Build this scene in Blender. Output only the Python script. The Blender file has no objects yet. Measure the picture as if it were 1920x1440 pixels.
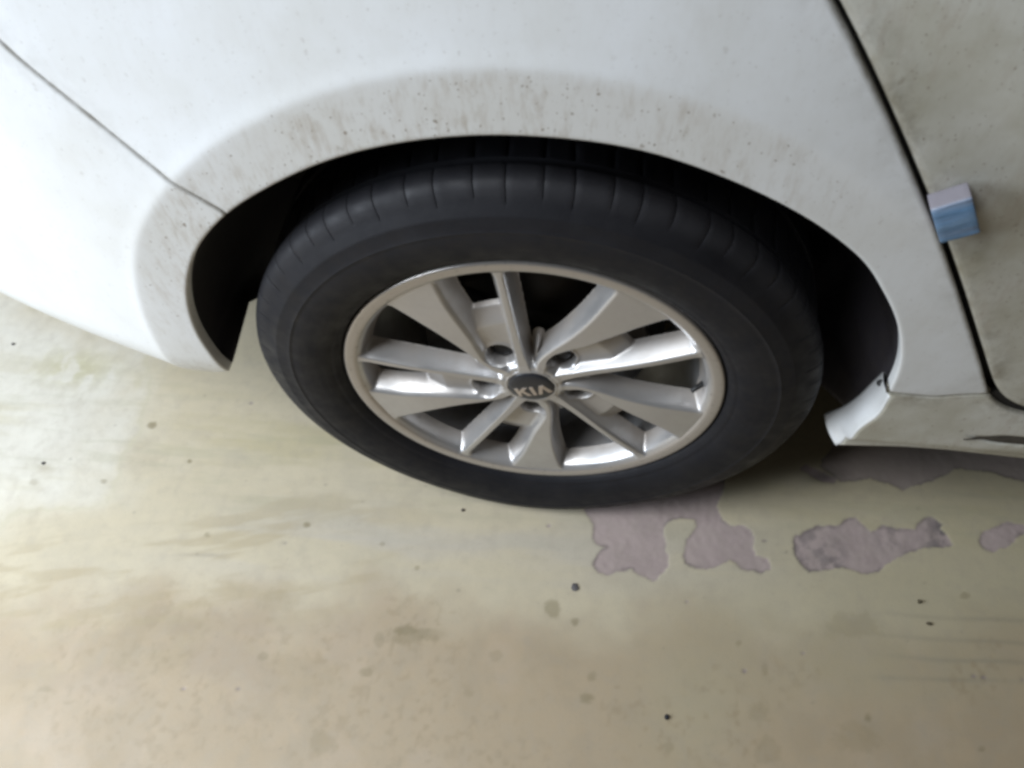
import bpy, bmesh, math, random
import numpy as np
from mathutils import Vector, Matrix
from mathutils.geometry import delaunay_2d_cdt

SC = bpy.context.scene
C = SC.collection
random.seed(7); rng = np.random.RandomState(11)

# ------------------------------------------------------------------ camera
# world: x towards the front of the car, y into the car, z up, origin = wheel centre
CAM = np.array([0.07025, -0.51100, 0.80189]); YAW, PIT, ROLL, FPX = -0.17928, 0.98949, -0.07732, 1478.4
def basis():
    f = np.array([math.sin(YAW)*math.cos(PIT), math.cos(YAW)*math.cos(PIT), -math.sin(PIT)])
    r = np.cross(f, [0, 0, 1]); r /= np.linalg.norm(r); u = np.cross(r, f)
    return r*math.cos(ROLL)+u*math.sin(ROLL), -r*math.sin(ROLL)+u*math.cos(ROLL), f
RX, UX, FX = basis()
cd = bpy.data.cameras.new('camera'); cam = bpy.data.objects.new('camera', cd); C.objects.link(cam)
M = Matrix.Identity(4)
for i in range(3):
    M[i][0] = RX[i]; M[i][1] = UX[i]; M[i][2] = -FX[i]; M[i][3] = CAM[i]
cam.matrix_world = M
cd.sensor_width = 36; cd.lens = 36*FPX/1920; cd.clip_start = 0.02; cd.clip_end = 200
cd.dof.use_dof = True; cd.dof.focus_distance = 1.12; cd.dof.aperture_fstop = 9.0
SC.camera = cam

# ------------------------------------------------------------------ light
w = bpy.data.worlds.new('World'); SC.world = w; w.use_nodes = True
bg = w.node_tree.nodes['Background']; bg.inputs[0].default_value = (1.0, 0.93, 0.82, 1); bg.inputs[1].default_value = 0.045
def area(name, loc, target, sx, sy, watts, col):
    l = bpy.data.lights.new(name, 'AREA'); l.shape = 'RECTANGLE'; l.size = sx; l.size_y = sy; l.energy = watts; l.color = col
    o = bpy.data.objects.new(name, l); C.objects.link(o); o.location = loc
    o.rotation_euler = (Vector(target)-Vector(loc)).to_track_quat('-Z', 'Y').to_euler()
    return o
area('daylight_opening', (-1.80, -0.68, 0.86), (-0.3, 0.0, -0.1), 1.0, 0.8, 45, (0.80, 0.89, 1.0))
area('sky_above_opening', (-0.95, -0.66, 1.80), (0.0, 0, -.1), 0.7, 0.6, 23, (0.93, 0.965, 1.0))
SC.view_settings.view_transform = 'Standard'; SC.view_settings.look = 'None'; SC.view_settings.exposure = 0.0
SC.view_settings.gamma = 1.0
SC.cycles.pixel_filter_type = 'BLACKMAN_HARRIS'; SC.cycles.filter_width = 3.1

# ------------------------------------------------------------------ calibration helpers
def ray(px, py): return RX*(px-960)/FPX - UX*(py-720)/FPX + FX
def on(px, py, ax, v):
    d = ray(px, py); return CAM + d*(v-CAM[ax])/d[ax]
def project(P):
    V = P-CAM; z = V@FX
    return 960+FPX*(V@RX)/z, 720-FPX*(V@UX)/z
GZ = -0.333

# ------------------------------------------------------------------ scene helpers
def empty(name, loc=(0, 0, 0), **kw):
    o = bpy.data.objects.new(name, None); C.objects.link(o); o.location = loc; o.empty_display_size = .05
    for k, v in kw.items(): o[k] = v
    return o
def link(name, me, mat=None, parent=None, smooth=True, **kw):
    if mat is not None: me.materials.append(mat)
    if smooth:
        me.polygons.foreach_set('use_smooth', [True]*len(me.polygons))
    o = bpy.data.objects.new(name, me); C.objects.link(o)
    if parent is not None:
        o.parent = parent
        o.matrix_parent_inverse = Matrix.Translation(parent.matrix_world_loc() if False else Vector((0, 0, 0)))
    for k, v in kw.items(): o[k] = v
    return o
def mesh(name, verts, faces):
    me = bpy.data.meshes.new(name); me.from_pydata([tuple(map(float, v)) for v in verts], [], [tuple(map(int, f)) for f in faces]); me.update(); return me
def fattr(me, name, vals):
    a = me.attributes.new(name, 'FLOAT', 'POINT'); a.data.foreach_set('value', np.asarray(vals, np.float32))
def autosmooth(me, deg=35):
    bm = bmesh.new(); bm.from_mesh(me)
    bmesh.ops.recalc_face_normals(bm, faces=bm.faces)
    for e in bm.edges:
        e.smooth = not (len(e.link_faces) == 2 and e.calc_face_angle(0) > math.radians(deg))
    bm.to_mesh(me); bm.free()
def lathe(name, prof, n, axis_sign=1, a0=0, a1=2*math.pi):
    """prof: list of (r, y); revolved about the y axis"""
    full = abs(a1-a0-2*math.pi) < 1e-6
    m = n if full else n+1
    v = []; f = []
    for i in range(m):
        a = a0+(a1-a0)*i/n; c, s = math.cos(a), math.sin(a)
        for r, y in prof: v.append((r*c, y, r*s))
    k = len(prof)
    for i in range(n):
        j = (i+1) % m
        for q in range(k-1):
            f.append((i*k+q, i*k+q+1, j*k+q+1, j*k+q))
    return mesh(name, v, f)

# smooth value noise in numpy
def vnoise(x, y, s, seed):
    r = np.random.RandomState(seed).rand(64, 64)
    X = np.asarray(x)/s+1000.3; Y = np.asarray(y)/s+1000.7
    i = np.floor(X).astype(int); j = np.floor(Y).astype(int); u = X-i; v = Y-j
    u = u*u*(3-2*u); v = v*v*(3-2*v); i %= 64; j %= 64; i1 = (i+1) % 64; j1 = (j+1) % 64
    return (r[i, j]*(1-u)+r[i1, j]*u)*(1-v)+(r[i, j1]*(1-u)+r[i1, j1]*u)*v
def fbm(x, y, s, seed, o=4):
    t = 0; a = 1; n = 0
    for k in range(o):
        t = t+a*vnoise(x, y, s/2**k, seed+k*7); n += a; a *= .55
    return t/n
def sst(a, b, x):
    t = np.clip((x-a)/(b-a), 0, 1); return t*t*(3-2*t)

# ------------------------------------------------------------------ materials
class NT:
    def __init__(s, name):
        s.m = bpy.data.materials.new(name); s.m.use_nodes = True; s.t = s.m.node_tree; s.b = s.t.nodes['Principled BSDF']
    def n(s, ty, **kw):
        o = s.t.nodes.new(ty)
        for k, v in kw.items(): setattr(o, k, v)
        return o
    def l(s, a, b): s.t.links.new(a, b)
    def set(s, **kw):
        for k, v in kw.items(): s.b.inputs[k.replace('_', ' ')].default_value = v
    def coord(s, scale=(1, 1, 1)):
        tc = s.n('ShaderNodeTexCoord'); mp = s.n('ShaderNodeMapping'); mp.inputs['Scale'].default_value = scale
        s.l(tc.outputs['Object'], mp.inputs[0]); return mp.outputs[0]
    def noise(s, sc, detail=4, rough=.55, vec=None):
        o = s.n('ShaderNodeTexNoise'); o.inputs['Scale'].default_value = sc; o.inputs['Detail'].default_value = detail; o.inputs['Roughness'].default_value = rough
        s.l(vec if vec is not None else s.coord(), o.inputs['Vector']); return o.outputs[0]
    def ramp(s, v, lo, hi, a=0., b=1.):
        o = s.n('ShaderNodeMapRange'); o.inputs[1].default_value = lo; o.inputs[2].default_value = hi; o.inputs[3].default_value = a; o.inputs[4].default_value = b
        s.l(v, o.inputs[0]); return o.outputs[0]
    def math(s, op, a, b):
        o = s.n('ShaderNodeMath', operation=op)
        for i, q in enumerate((a, b)):
            if isinstance(q, (int, float)): o.inputs[i].default_value = q
            else: s.l(q, o.inputs[i])
        return o.outputs[0]
    def mix(s, f, a, b):
        o = s.n('ShaderNodeMix', data_type='RGBA')
        if isinstance(f, (int, float)): o.inputs[0].default_value = f
        else: s.l(f, o.inputs[0])
        for i, q in ((6, a), (7, b)):
            if isinstance(q, tuple): o.inputs[i].default_value = q+(1,)
            else: s.l(q, o.inputs[i])
        return o.outputs[2]
    def attr(s, name): return s.n('ShaderNodeAttribute', attribute_name=name)
    def bump(s, v, strength, dist):
        o = s.n('ShaderNodeBump'); o.inputs['Strength'].default_value = strength; o.inputs['Distance'].default_value = dist
        s.l(v, o.inputs['Height']); s.l(o.outputs[0], s.b.inputs['Normal'])

def mat_body(name, base, dirt, amount):
    s = NT(name); s.set(Roughness=.34, Coat_Weight=.35, Coat_Roughness=.12)
    co = s.coord((1, 1, 1)); streak = s.coord((1, 1, .28))
    e = s.attr('edge').outputs['Fac']; band = s.attr('band').outputs['Fac']
    film = s.ramp(s.noise(9, 5, .6, co), .35, .75, 0, .35*amount)
    streaks = s.math('MULTIPLY', s.ramp(s.noise(170, 4, .65, streak), .56, .76), s.ramp(band, 0, 1, .06*amount, .45))
    # individual dried dirt spots
    def spots(scale, th, seed):
        v = s.n('ShaderNodeTexVoronoi', feature='F1'); v.inputs['Scale'].default_value = scale
        mp = s.n('ShaderNodeMapping'); mp.inputs['Location'].default_value = (seed, seed*.3, seed*.7)
        nd = s.n('ShaderNodeTexNoise'); nd.inputs['Scale'].default_value = scale*1.4; s.l(co, nd.inputs['Vector'])
        ad = s.n('ShaderNodeVectorMath', operation='MULTIPLY_ADD'); s.l(nd.outputs['Color'], ad.inputs[0]); ad.inputs[1].default_value = (.9/scale,)*3
        s.l(co, ad.inputs[2]); s.l(ad.outputs[0], mp.inputs[0]); s.l(mp.outputs[0], v.inputs['Vector'])
        sep = s.n('ShaderNodeSeparateColor'); s.l(v.outputs['Color'], sep.inputs[0])
        rad = s.ramp(sep.outputs[0], 1-th, 1, 0, .34)
        return s.math('MULTIPLY', s.ramp(s.math('SUBTRACT', rad, v.outputs['Distance']), 0, .12), sep.outputs[1])
    sp1 = spots(270, .85, 1.0); sp2 = spots(120, .40, 4.0)
    clump = s.ramp(s.noise(11, 4, .6, co), .36, .64, .2, 1.5)
    loc = s.math('ADD', s.math('MULTIPLY', band, clump), .20*amount+.04)
    sp = s.math('MINIMUM', s.math('MULTIPLY', s.math('ADD', s.math('MULTIPLY', sp1, 1.3), sp2), loc), 1)
    ed = s.math('MULTIPLY', s.ramp(e, 0.0, .0055, 1, 0), s.ramp(s.noise(45, 4, .7, co), .35, .7, .15, .9))
    edf = s.math('MULTIPLY', s.ramp(e, 0.0, .03, 1, 0), s.ramp(s.noise(30, 4, .7, co), .45, .75, 0, .28*amount))
    c1 = s.mix(film, base, dirt)
    c1 = s.mix(s.math('MULTIPLY', band, .28), c1, (.55, .52, .45))
    c1 = s.mix(streaks, c1, (.40, .36, .29))
    mot = s.math('MULTIPLY', s.math('MULTIPLY', s.ramp(s.noise(120, 4, .7, streak), .47, .66), clump), s.ramp(band, 0, 1, .05*amount**1.5, .36))
    c1 = s.mix(mot, c1, (.42, .36, .29))
    c2 = s.mix(s.math('MULTIPLY', sp, .8), c1, (.22, .17, .12))
    c3 = s.mix(s.math('MAXIMUM', ed, edf), c2, (.17, .145, .095))
    s.l(c3, s.b.inputs['Base Color'])
    rr = s.math('ADD', s.math('MULTIPLY', band, .3), s.ramp(sp, 0, 1, .30, .6)); s.l(rr, s.b.inputs['Roughness'])
    s.bump(s.noise(600, 3, .5, co), .04, .001)
    return s.m
M_WHITE = mat_body('white_paint', (.79, .81, .825), (.55, .53, .45), 1.0)
M_DOOR = mat_body('dusty_white_paint', (.67, .67, .62), (.42, .40, .31), 3.3)

def simple(name, col, rough, metal=0, noise=0, nscale=40, col2=None, bump=0, bscale=200, **kw):
    s = NT(name); s.set(Roughness=rough, Metallic=metal, **kw)
    if noise:
        c = s.mix(s.ramp(s.noise(nscale, 5, .6), .35, .7, 0, noise), col, col2 or (.3, .27, .22)); s.l(c, s.b.inputs['Base Color'])
    else: s.b.inputs['Base Color'].default_value = col+(1,)
    if bump: s.bump(s.noise(bscale, 3), bump, .001)
    return s.m
M_BLACK = simple('wheel_liner_plastic', (.050, .046, .055), .65, noise=.5, nscale=60, col2=(.066, .06, .06), bump=.3, bscale=300)
M_SEAL = simple('rubber_seal', (.012, .011, .010), .8)
M_UNDER = simple('underbody_coat', (.012, .011, .010), .9)
M_DISC = simple('brake_steel', (.03, .028, .026), .5, .5, noise=.6, nscale=30, col2=(.03, .02, .015))
M_CAP = simple('cap_plastic', (.018, .020, .026), .32, noise=.5, nscale=200, col2=(.04, .04, .043))
M_LOGO = simple('logo_metal', (.55, .47, .40), .4, .5)
M_NUT = simple('lug_steel', (.020, .021, .024), .45, .5)
M_STEM = simple('valve_rubber', (.02, .02, .02), .5)

# silver wheel paint with road dust
s = NT('silver_wheel_paint'); s.set(Metallic=.62, Roughness=.30, Coat_Weight=.3, Coat_Roughness=.15)
cav = s.attr('cavity').outputs['Fac']
d1 = s.ramp(s.noise(26, 5, .65), .38, .72, .08, .42)
dust_shade = s.math('MINIMUM', s.math('ADD', d1, s.math('MULTIPLY', cav, .45)), .85)
c = s.mix(dust_shade, (.56, .56, .565), (.37, .32, .27)); s.l(c, s.b.inputs['Base Color'])
s.l(s.ramp(dust_shade, 0, 1, .26, .62), s.b.inputs['Roughness']); s.l(s.ramp(dust_shade, 0, 1, .75, .15), s.b.inputs['Metallic'])
s.bump(s.noise(900, 2), .03, .001)
M_RIM = s.m
# scuffed rim edge
s = NT('scuffed_rim_edge'); s.set(Metallic=.6, Roughness=.3)
f1 = s.ramp(s.noise(110, 5, .8, s.coord((1, .3, 1))), .56, .68)
c = s.mix(f1, (.50, .47, .44), (.34, .31, .28)); s.l(c, s.b.inputs['Base Color']); s.l(s.ramp(f1, 0, 1, .28, .6), s.b.inputs['Roughness'])
s.bump(s.noise(260, 4, .7), .15, .001)
M_LIP = s.m
# tyre rubber
s = NT('tyre_rubber'); s.set(Roughness=.62, Specular_IOR_Level=.3)
dst_shade = s.attr('dust_shade').outputs['Fac']
f = s.math('ADD', s.ramp(s.noise(18, 6, .65), .35, .75, 0, .35), s.math('MULTIPLY', dst_shade, .6))
c = s.mix(s.math('MINIMUM', f, 1), (.0075, .0078, .0108), (.029, .0285, .032)); s.l(c, s.b.inputs['Base Color'])
s.l(s.ramp(s.noise(50, 4), .3, .7, .5, .75), s.b.inputs['Roughness']); s.bump(s.noise(500, 4, .6), .25, .0008)
M_TYRE = s.m

# ------------------------------------------------------------------ the floor: painted concrete, flaked in places
def zp(pts): return [(1000+a/2.087, 850+b/2.087) for a, b in pts]
PATCH = [
 zp([(205,60),(205,215),(215,250),(235,290),(230,330),(240,355),(280,365),(255,395),(235,440),(255,470),(290,478),(330,460),(385,455),(430,480),(470,495),(500,470),(530,440),(525,400),(515,350),(510,300),(530,265),(580,250),(630,260),(640,285),(600,340),(585,400),(595,430),(640,445),(710,445),(770,425),(820,455),(890,465),(920,450),(915,420),(870,400),(850,370),(860,340),(850,300),(820,285),(770,285),(735,260),(720,210),(745,130),(760,60)]),
 zp([(1020,330),(1060,300),(1120,275),(1190,280),(1220,255),(1260,245),(1285,275),(1320,310),(1370,285),(1430,295),(1490,290),(1510,265),(1560,250),(1600,275),(1590,290),(1620,330),(1640,360),(1600,370),(1530,365),(1480,385),(1420,415),(1370,435),(1350,465),(1310,475),(1270,460),(1210,445),(1140,455),(1080,465),(1045,435),(1020,390)]),
 zp([(1740,340),(1760,300),(1810,280),(1870,270),(1960,285),(1950,310),(1890,330),(1850,370),(1800,380),(1755,370)]),
 zp([(1180,-60),(1120,50),(1200,110),(1330,105),(1450,140),(1560,105),(1650,60),(1800,75),(1920,110),(2050,100),(2050,-60)]),
 zp([(1040,60),(1075,45),(1130,70),(1190,100),(1175,120),(1110,105)]),
]
def flr(p): q = on(p[0], p[1], 2, GZ); return q[0], q[1]
PW = [np.array([flr(p) for p in poly]) for poly in PATCH]
def poly_sdf(poly, X, Y):
    """signed distance, negative inside"""
    d = np.full(X.shape, 1e9); ins = np.zeros(X.shape, bool); n = len(poly)
    for i in range(n):
        ax, ay = poly[i]; bx, by = poly[(i+1) % n]
        ex, ey = bx-ax, by-ay; L = ex*ex+ey*ey+1e-18
        t = np.clip(((X-ax)*ex+(Y-ay)*ey)/L, 0, 1)
        d = np.minimum(d, (X-ax-t*ex)**2+(Y-ay-t*ey)**2)
        if ay != by:
            c = ((ay > Y) != (by > Y)) & (X < (bx-ax)*(Y-ay)/(by-ay)+ax); ins ^= c
    d = np.sqrt(d); return np.where(ins, -d, d)
def build_floor():
    fx = np.arange(-1.15, 0.90, .0026); fy = np.arange(-.50, .42, .0026)
    ext = np.array([.02, .06, .15, .3, .6, 1.2, 2.5, 5, 10])
    xs = np.concatenate([fx[0]-ext[::-1], fx, fx[-1]+ext]); ys = np.concatenate([fy[0]-ext[::-1], fy, fy[-1]+ext])
    X, Y = np.meshgrid(xs, ys, indexing='ij'); P = np.stack([X, Y, np.full(X.shape, GZ)], -1)
    wob = (fbm(X, Y, .022, 3)-.5)*.010+(fbm(X, Y, .006, 5)-.5)*.003
    sd = np.full(X.shape, 1.0); wh = np.zeros(X.shape, int)
    for k, poly in enumerate(PW):
        q = poly_sdf(poly, X, Y)+wob; wh = np.where(q < sd, k, wh); sd = np.minimum(sd, q)
    for _ in range(26):     # pinholes in the coat
        cx, cy = rng.uniform(-1.0, .7), rng.uniform(-.44, .3); r = rng.uniform(.0008, .0022)
        sd = np.minimum(sd, np.hypot((X-cx)/1.5, Y-cy)-r)
    inside = 1-sst(-.0013, .0013, sd)
    px, py = project(P.reshape(-1, 3)); px = px.reshape(X.shape); py = py.reshape(X.shape)
    Z = GZ-.0009*inside+(fbm(X, Y, .12, 9)-.5)*.0012+inside*(fbm(X, Y, .008, 77)-.5)*.0012
    # ---- colour of the coat: worn cream paint, yellowed, tyre-scrubbed
    n1 = fbm(X, Y, .30, 21); n2 = fbm(X, Y, .07, 31); n3 = fbm(X, Y, .018, 41)
    st = fbm(X+Y*.15, Y*7, .30, 51, 5)             # long drag streaks along the car
    stf = fbm(X+Y*.15, Y*9, .10, 61, 4)
    col = np.empty(X.shape+(3,)); col[:] = (.60, .525, .375)
    def blend(m, c):
        m = np.clip(m, 0, 1)[..., None]; col[:] = col*(1-m)+np.array(c)*m
    tan = sst(1080, 1210, py+(n1-.5)*260+(n2-.5)*60)
    blend(tan*.9, (.445, .345, .225))
    blend(sst(.50, .72, n2)*tan*.45, (.52, .40, .27))
    blend(sst(.46, .66, fbm(X, Y, .05, 35))*tan*.40, (.40, .32, .215))
    # pale area at left, tide mark round it
    e = np.hypot((px+60)/330, (py-770)/240)+(n2-.5)*.5+(n1-.5)*.3
    blend((1-sst(.55, 1.2, e))*.62, (.80, .79, .73))
    ring = np.exp(-((e-.93)/.028)**2); blend(ring*.16*sst(.3, .6, n3+.15), (.42, .40, .19))
    blend(np.exp(-(((px-140)/70)**2+((py-690)/32)**2))*sst(.35, .6, n3)*.6, (.47, .44, .22))
    # scrubbed grey-white lane
    lane = np.exp(-((py-1010-(px-900)*.02)/85)**2)*sst(100, 700, px)*(1-sst(1350, 1700, px))
    blend(lane*sst(.36, .66, st)*.75, (.55, .505, .445))
    # yellow-green traffic film in streaks
    lane2 = np.exp(-((py-850-(px-600)*.06)/130)**2)
    blend(lane2*sst(.44, .68, st)*.60, (.48, .42, .245))
    blend(sst(900, 1900, px)*(1-sst(1120, 1240, py))*.6, (.50, .445, .29))
    blend(sst(.52, .75, stf)*lane2*.30, (.42, .40, .27))
    # greenish grey at lower right with drag lines
    g = np.exp(-(((px-1650)/330)**2+((py-1240)/95)**2)); blend(g*.6*sst(.3, .6, n1+n2*.4), (.45, .40, .265))
    g2 = np.exp(-(((px-1300)/110)**2+((py-1330)/150)**2)); blend(g2*.45, (.45, .405, .27))
    for k, yy in enumerate((1152, 1196, 1232, 1268)):
        yc = yy+(px-1700)*.055+(vnoise(px, py*0, 120, 90+k)-.5)*10
        m = np.exp(-((py-yc)/4.5)**2)*sst(1620, 1760, px+40*(k % 2))*(.35+.65*vnoise(px, py, 60, 95+k)); blend(m*.55, (.30, .27, .20))
    m = np.exp(-((py-1040-((px-360)/90)**2*6)/4.0)**2)*sst(290, 380, px)*(1-sst(400, 440, px)); blend(m*.55, (.36, .31, .24))
    # mottled soiling
    blend(sst(.55, .80, n3)*.16, (.38, .33, .26)); blend(sst(.56, .78, n2)*.15, (.42, .38, .31))
    pit = fbm(X, Y, .010, 141, 3); blend(sst(.50, .80, pit)*sst(.42, .68, fbm(X, Y, .11, 151))*(tan*.8+.2)*.55, (.36, .28, .175))
    # broad damp smears drawn out along the car, brown soiling at lower left
    q = py+px*.16; sm = fbm(q*0+X+Y*.8, (Y*6-X*1.6), .16, 301, 4)
    blend(sst(.50, .68, sm)*sst(960, 1080, q)*(1-sst(1180, 1330, q))*(1-sst(500, 950, px))*.55, (.44, .36, .22))
    blend(np.exp(-(((px-330)/330)**2+((py-1230)/95)**2))*sst(.40, .62, fbm(X, Y*1.6, .06, 311))*.55, (.40, .315, .225))
    # single stains
    def blot(cx, cy, rx, ry, c, a, hard=.5):
        dd = np.hypot((px-cx)/rx, (py-cy)/ry)+(n3-.5)*.9+(fbm(X, Y, .004, 171)-.5)*.5
        blend((1-sst(1-hard, 1, dd))*a, c)
    for (cx, cy, rx, ry, a) in ((757,1182,22,10,.55),(762,1190,40,20,.35),(800,1190,34,12,.25),(690,1260,14,9,.45),(605,1392,28,20,.28),(1035,1140,16,18,.5),(1078,1167,9,8,.6),(1098,1310,15,12,.55),(1110,1270,10,10,.4),(1434,1252,9,16,.3),(1420,1335,20,22,.22),(1628,1348,9,9,.6),(1840,1404,9,8,.5),(1385,1205,7,6,.35),(1810,1116,8,6,.4),(712,1198,9,14,.3),(495,1230,9,6,.35),(85,1292,14,6,.3),(355,865,5,5,.8),(388,1003,6,5,.45),(782,1066,6,5,.45),(718,1020,6,5,.4),(573,985,7,5,.4),(195,903,5,4,.5),(65,905,9,7,.3),(285,798,8,6,.7),(575,983,6,5,.5),(1440,1410,22,26,.22),(1610,1380,46,30,.18),(880,1300,9,8,.25),(1255,1400,12,10,.3),(1600,1175,60,24,.22),(930,1230,12,10,.25),(520,1130,40,22,.14),(300,1200,90,60,.16),(560,1270,70,40,.14)):
        blot(cx, cy, rx*1.25, ry*1.25, (.23, .185, .095), a)
    for _ in range(110):
        cx, cy = rng.uniform(0, 1920), rng.uniform(700, 1440); r = rng.uniform(1.8, 5.5)
        blot(cx, cy, r, r*.8, (.24, .20, .15), rng.uniform(.1, .45), .8)
    # bare concrete where the coat is gone, soot at some rims
    conc = np.empty(X.shape+(3,)); conc[:] = (.46, .37, .345)
    cm = sst(.35, .7, fbm(X, Y, .03, 201))[..., None]; conc = conc*(1-cm*.35)+np.array((.34, .27, .255))*cm*.35
    soot = np.exp(-(((px-1520)/36)**2+((py-1030)/60)**2))+np.exp(-(((px-1565)/25)**2+((py-1050)/34)**2))*.8+np.exp(-(((px-1760)/30)**2+((py-1000)/40)**2))*1.2+np.exp(-(((px-1668)/30)**2+((py-1010)/26)**2))*.7
    soot = np.clip(soot*sst(.3, .62, fbm(X, Y, .012, 211))*(.55+.5*np.exp(sd/.004)), 0, 1)[..., None]
    conc = conc*(1-soot*.85)+np.array((.085, .08, .085))*soot*.85
    edge = (np.exp(-((sd+.0012)/.0022)**2)*(.10+.5*sst(.38, .68, fbm(X, Y, .03, 221))))[..., None]
    u3 = (wh == 3)[..., None]*.55; conc = conc*(1-u3)+np.array((.30, .26, .215))*u3
    i3 = inside[..., None]; i3 = i3*i3*(3-2*i3)
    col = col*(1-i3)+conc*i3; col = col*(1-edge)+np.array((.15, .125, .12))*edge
    # deep shade under the car by the sill, painted into the floor colour
    sill_shade = np.exp(-(((px-1545)/34)**2+((py-893)/14)**2)); col = col*(1-.7*sill_shade[..., None])
    nx, ny = X.shape
    idx = np.arange(nx*ny).reshape(nx, ny)
    F = np.stack([idx[:-1, :-1], idx[1:, :-1], idx[1:, 1:], idx[:-1, 1:]], -1).reshape(-1, 4)
    V = np.stack([X, Y, Z], -1).reshape(-1, 3).astype(np.float32)
    me = bpy.data.meshes.new('floor'); me.vertices.add(len(V)); me.vertices.foreach_set('co', V.ravel())
    me.loops.add(F.size); me.loops.foreach_set('vertex_index', F.ravel().astype(np.int32))
    me.polygons.add(len(F)); me.polygons.foreach_set('loop_start', np.arange(0, F.size, 4, dtype=np.int32)); me.update(calc_edges=True)
    a = me.color_attributes.new('stain', 'FLOAT_COLOR', 'POINT')
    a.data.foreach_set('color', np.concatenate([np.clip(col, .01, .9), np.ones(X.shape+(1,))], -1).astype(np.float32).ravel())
    fattr(me, 'bare', inside.ravel())
    s = NT('painted_concrete'); c = s.attr('stain').outputs['Color']
    f = s.ramp(s.noise(55, 8, .62), .40, .72, 0, .20); c1 = s.mix(f, c, (.40, .36, .28))
    f2 = s.ramp(s.noise(330, 4, .6), .60, .74, 0, .30); c2 = s.mix(f2, c1, (.27, .23, .17)); s.l(c2, s.b.inputs['Base Color'])
    s.l(s.math('ADD', s.ramp(s.noise(12, 5), .3, .7, .42, .62), s.math('MULTIPLY', s.attr('bare').outputs['Fac'], .3)), s.b.inputs['Roughness'])
    s.bump(s.noise(220, 5, .6), .18, .001)
    return link('floor', me, s.m, None, True, kind='structure')
build_floor()

# ------------------------------------------------------------------ shape of the car's flank  y = side(x, z)
RC_T = [-20, 40, 70, 90, 120, 135, 150, 165, 175, 200]
RC_R = [.445, .432, .423, .422, .4225, .428, .436, .437, .438, .444]
def rho_t(x, z): return np.hypot(x, z-.03), np.degrees(np.arctan2(z-.03, x))
def side(x, z):
    x = np.asarray(x, float); z = np.asarray(z, float)
    rho, th = rho_t(x, z); th = np.where(th < -90, th+360, th)
    rc = np.interp(th, RC_T, RC_R); t = rho-rc
    A = sst(38, 92, th)
    tp = np.maximum(t, 0)
    y = -.020+A*(.24*.22*(1-np.exp(-tp/.22))*sst(-.004, .014, t))
    y = y+(1-A)*.05*np.maximum(z-.12, 0)*sst(.0, .1, t)
    y = y+np.where(x < -.38, .50*np.minimum(-.38-x, .5)**2+np.maximum(-.88-x, 0)*1.1, 0)
    y = y+np.where(x < -.30, .040*np.clip((.055-z)/.095, 0, 1.4)**2, 0)
    # lower edge of the sill rolls under
    y = y+np.where((x > .3) & (z < -.02), (np.clip((-.02-z)/.02, 0, 1))**2*.012, 0)
    # long recess pressed into the sill below the door
    a = x-.492; hw = .0105*sst(0, .05, a); zc = .001-.010*sst(0, .35, a)
    prof = np.clip((hw-np.abs(z-zc))/.004, 0, 1)
    y = y+np.where(a > 0, .004*prof, 0)
    return y
def hit(px, py):
    d = ray(px, py); y = -.02
    for _ in range(40):
        q = CAM+d*(y-CAM[1])/d[1]; y = .5*y+.5*float(side(q[0], q[2]))
    q = CAM+d*(y-CAM[1])/d[1]; return q[0], q[2]

ARCH_PX = [(430,697),(415,685),(400,670),(375,635),(357,590),(351,540),(360,490),(385,445),(427,402),(475,370),(550,330),(620,302),(700,280),(804,263),(908,256),(1012,259),(1117,269),(1221,289),(1325,323),(1429,367),(1533,424),(1622,495),(1650,542),(1675,587),(1687,633),(1687,675),(1681,704),(1671,722),(1665,735)]
def spline(pts, step):
    """Catmull-Rom through the points, resampled"""
    P = np.array(pts, float); Q = np.vstack([2*P[0]-P[1], P, 2*P[-1]-P[-2]]); out = []
    for i in range(1, len(Q)-2):
        n = max(2, int(np.linalg.norm(Q[i+1]-Q[i])/step*3))
        for k in range(n):
            t = k/n; out.append(.5*((2*Q[i])+(-Q[i-1]+Q[i+1])*t+(2*Q[i-1]-5*Q[i]+4*Q[i+1]-Q[i+2])*t*t+(-Q[i-1]+3*Q[i]-3*Q[i+1]+Q[i+2])*t**3))
    out.append(P[-1]); out = np.array(out)
    L = np.concatenate([[0], np.cumsum(np.linalg.norm(np.diff(out, axis=0), axis=1))]); n = max(2, int(round(L[-1]/step)))
    s_ = np.linspace(0, L[-1], n+1); return np.stack([np.interp(s_, L, out[:, k]) for k in range(out.shape[1])], -1)
def resample0(P, step):
    P = np.asarray(P); L = np.concatenate([[0], np.cumsum(np.linalg.norm(np.diff(P, axis=0), axis=1))])
    n = max(1, int(math.ceil(L[-1]/step))); s_ = np.linspace(0, L[-1], n+1)
    return np.stack([np.interp(s_, L, P[:, k]) for k in range(2)], -1)
def soft(P, step, it): return smooth_line(resample0(P, step), it)
def smooth_line(P, it=3):
    P = P.copy()
    for _ in range(it): P[1:-1] = (P[:-2]+2*P[1:-1]+P[2:])/4
    return P
arch = smooth_line(spline([hit(*p) for p in ARCH_PX], .004), 40)
iseam = int(np.argmin(np.hypot(*(arch-np.array(hit(427, 402))).T)))
seam_px = [(427,402),(350,358),(290,320),(200,243),(130,188),(60,130),(0,88)]
seam = [hit(*p) for p in seam_px]; seam += [(-.47, .60), (-.58, .72), (-.66, .80)]
seam = soft(seam, .006, 40); seam[0] = arch[iseam]
gapL_px = [(1560,0),(1600,75),(1650,180),(1692,275),(1731,371),(1766,454),(1799,550),(1824,629),(1841,683),(1850,718),(1856,740)]
gapR_px = [(1573,0),(1612,75),(1661,180),(1703,275),(1743,371),(1777,454),(1810,550),(1835,629),(1852,683),(1863,718),(1876,742),(1896,757),(1925,766)]
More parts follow.
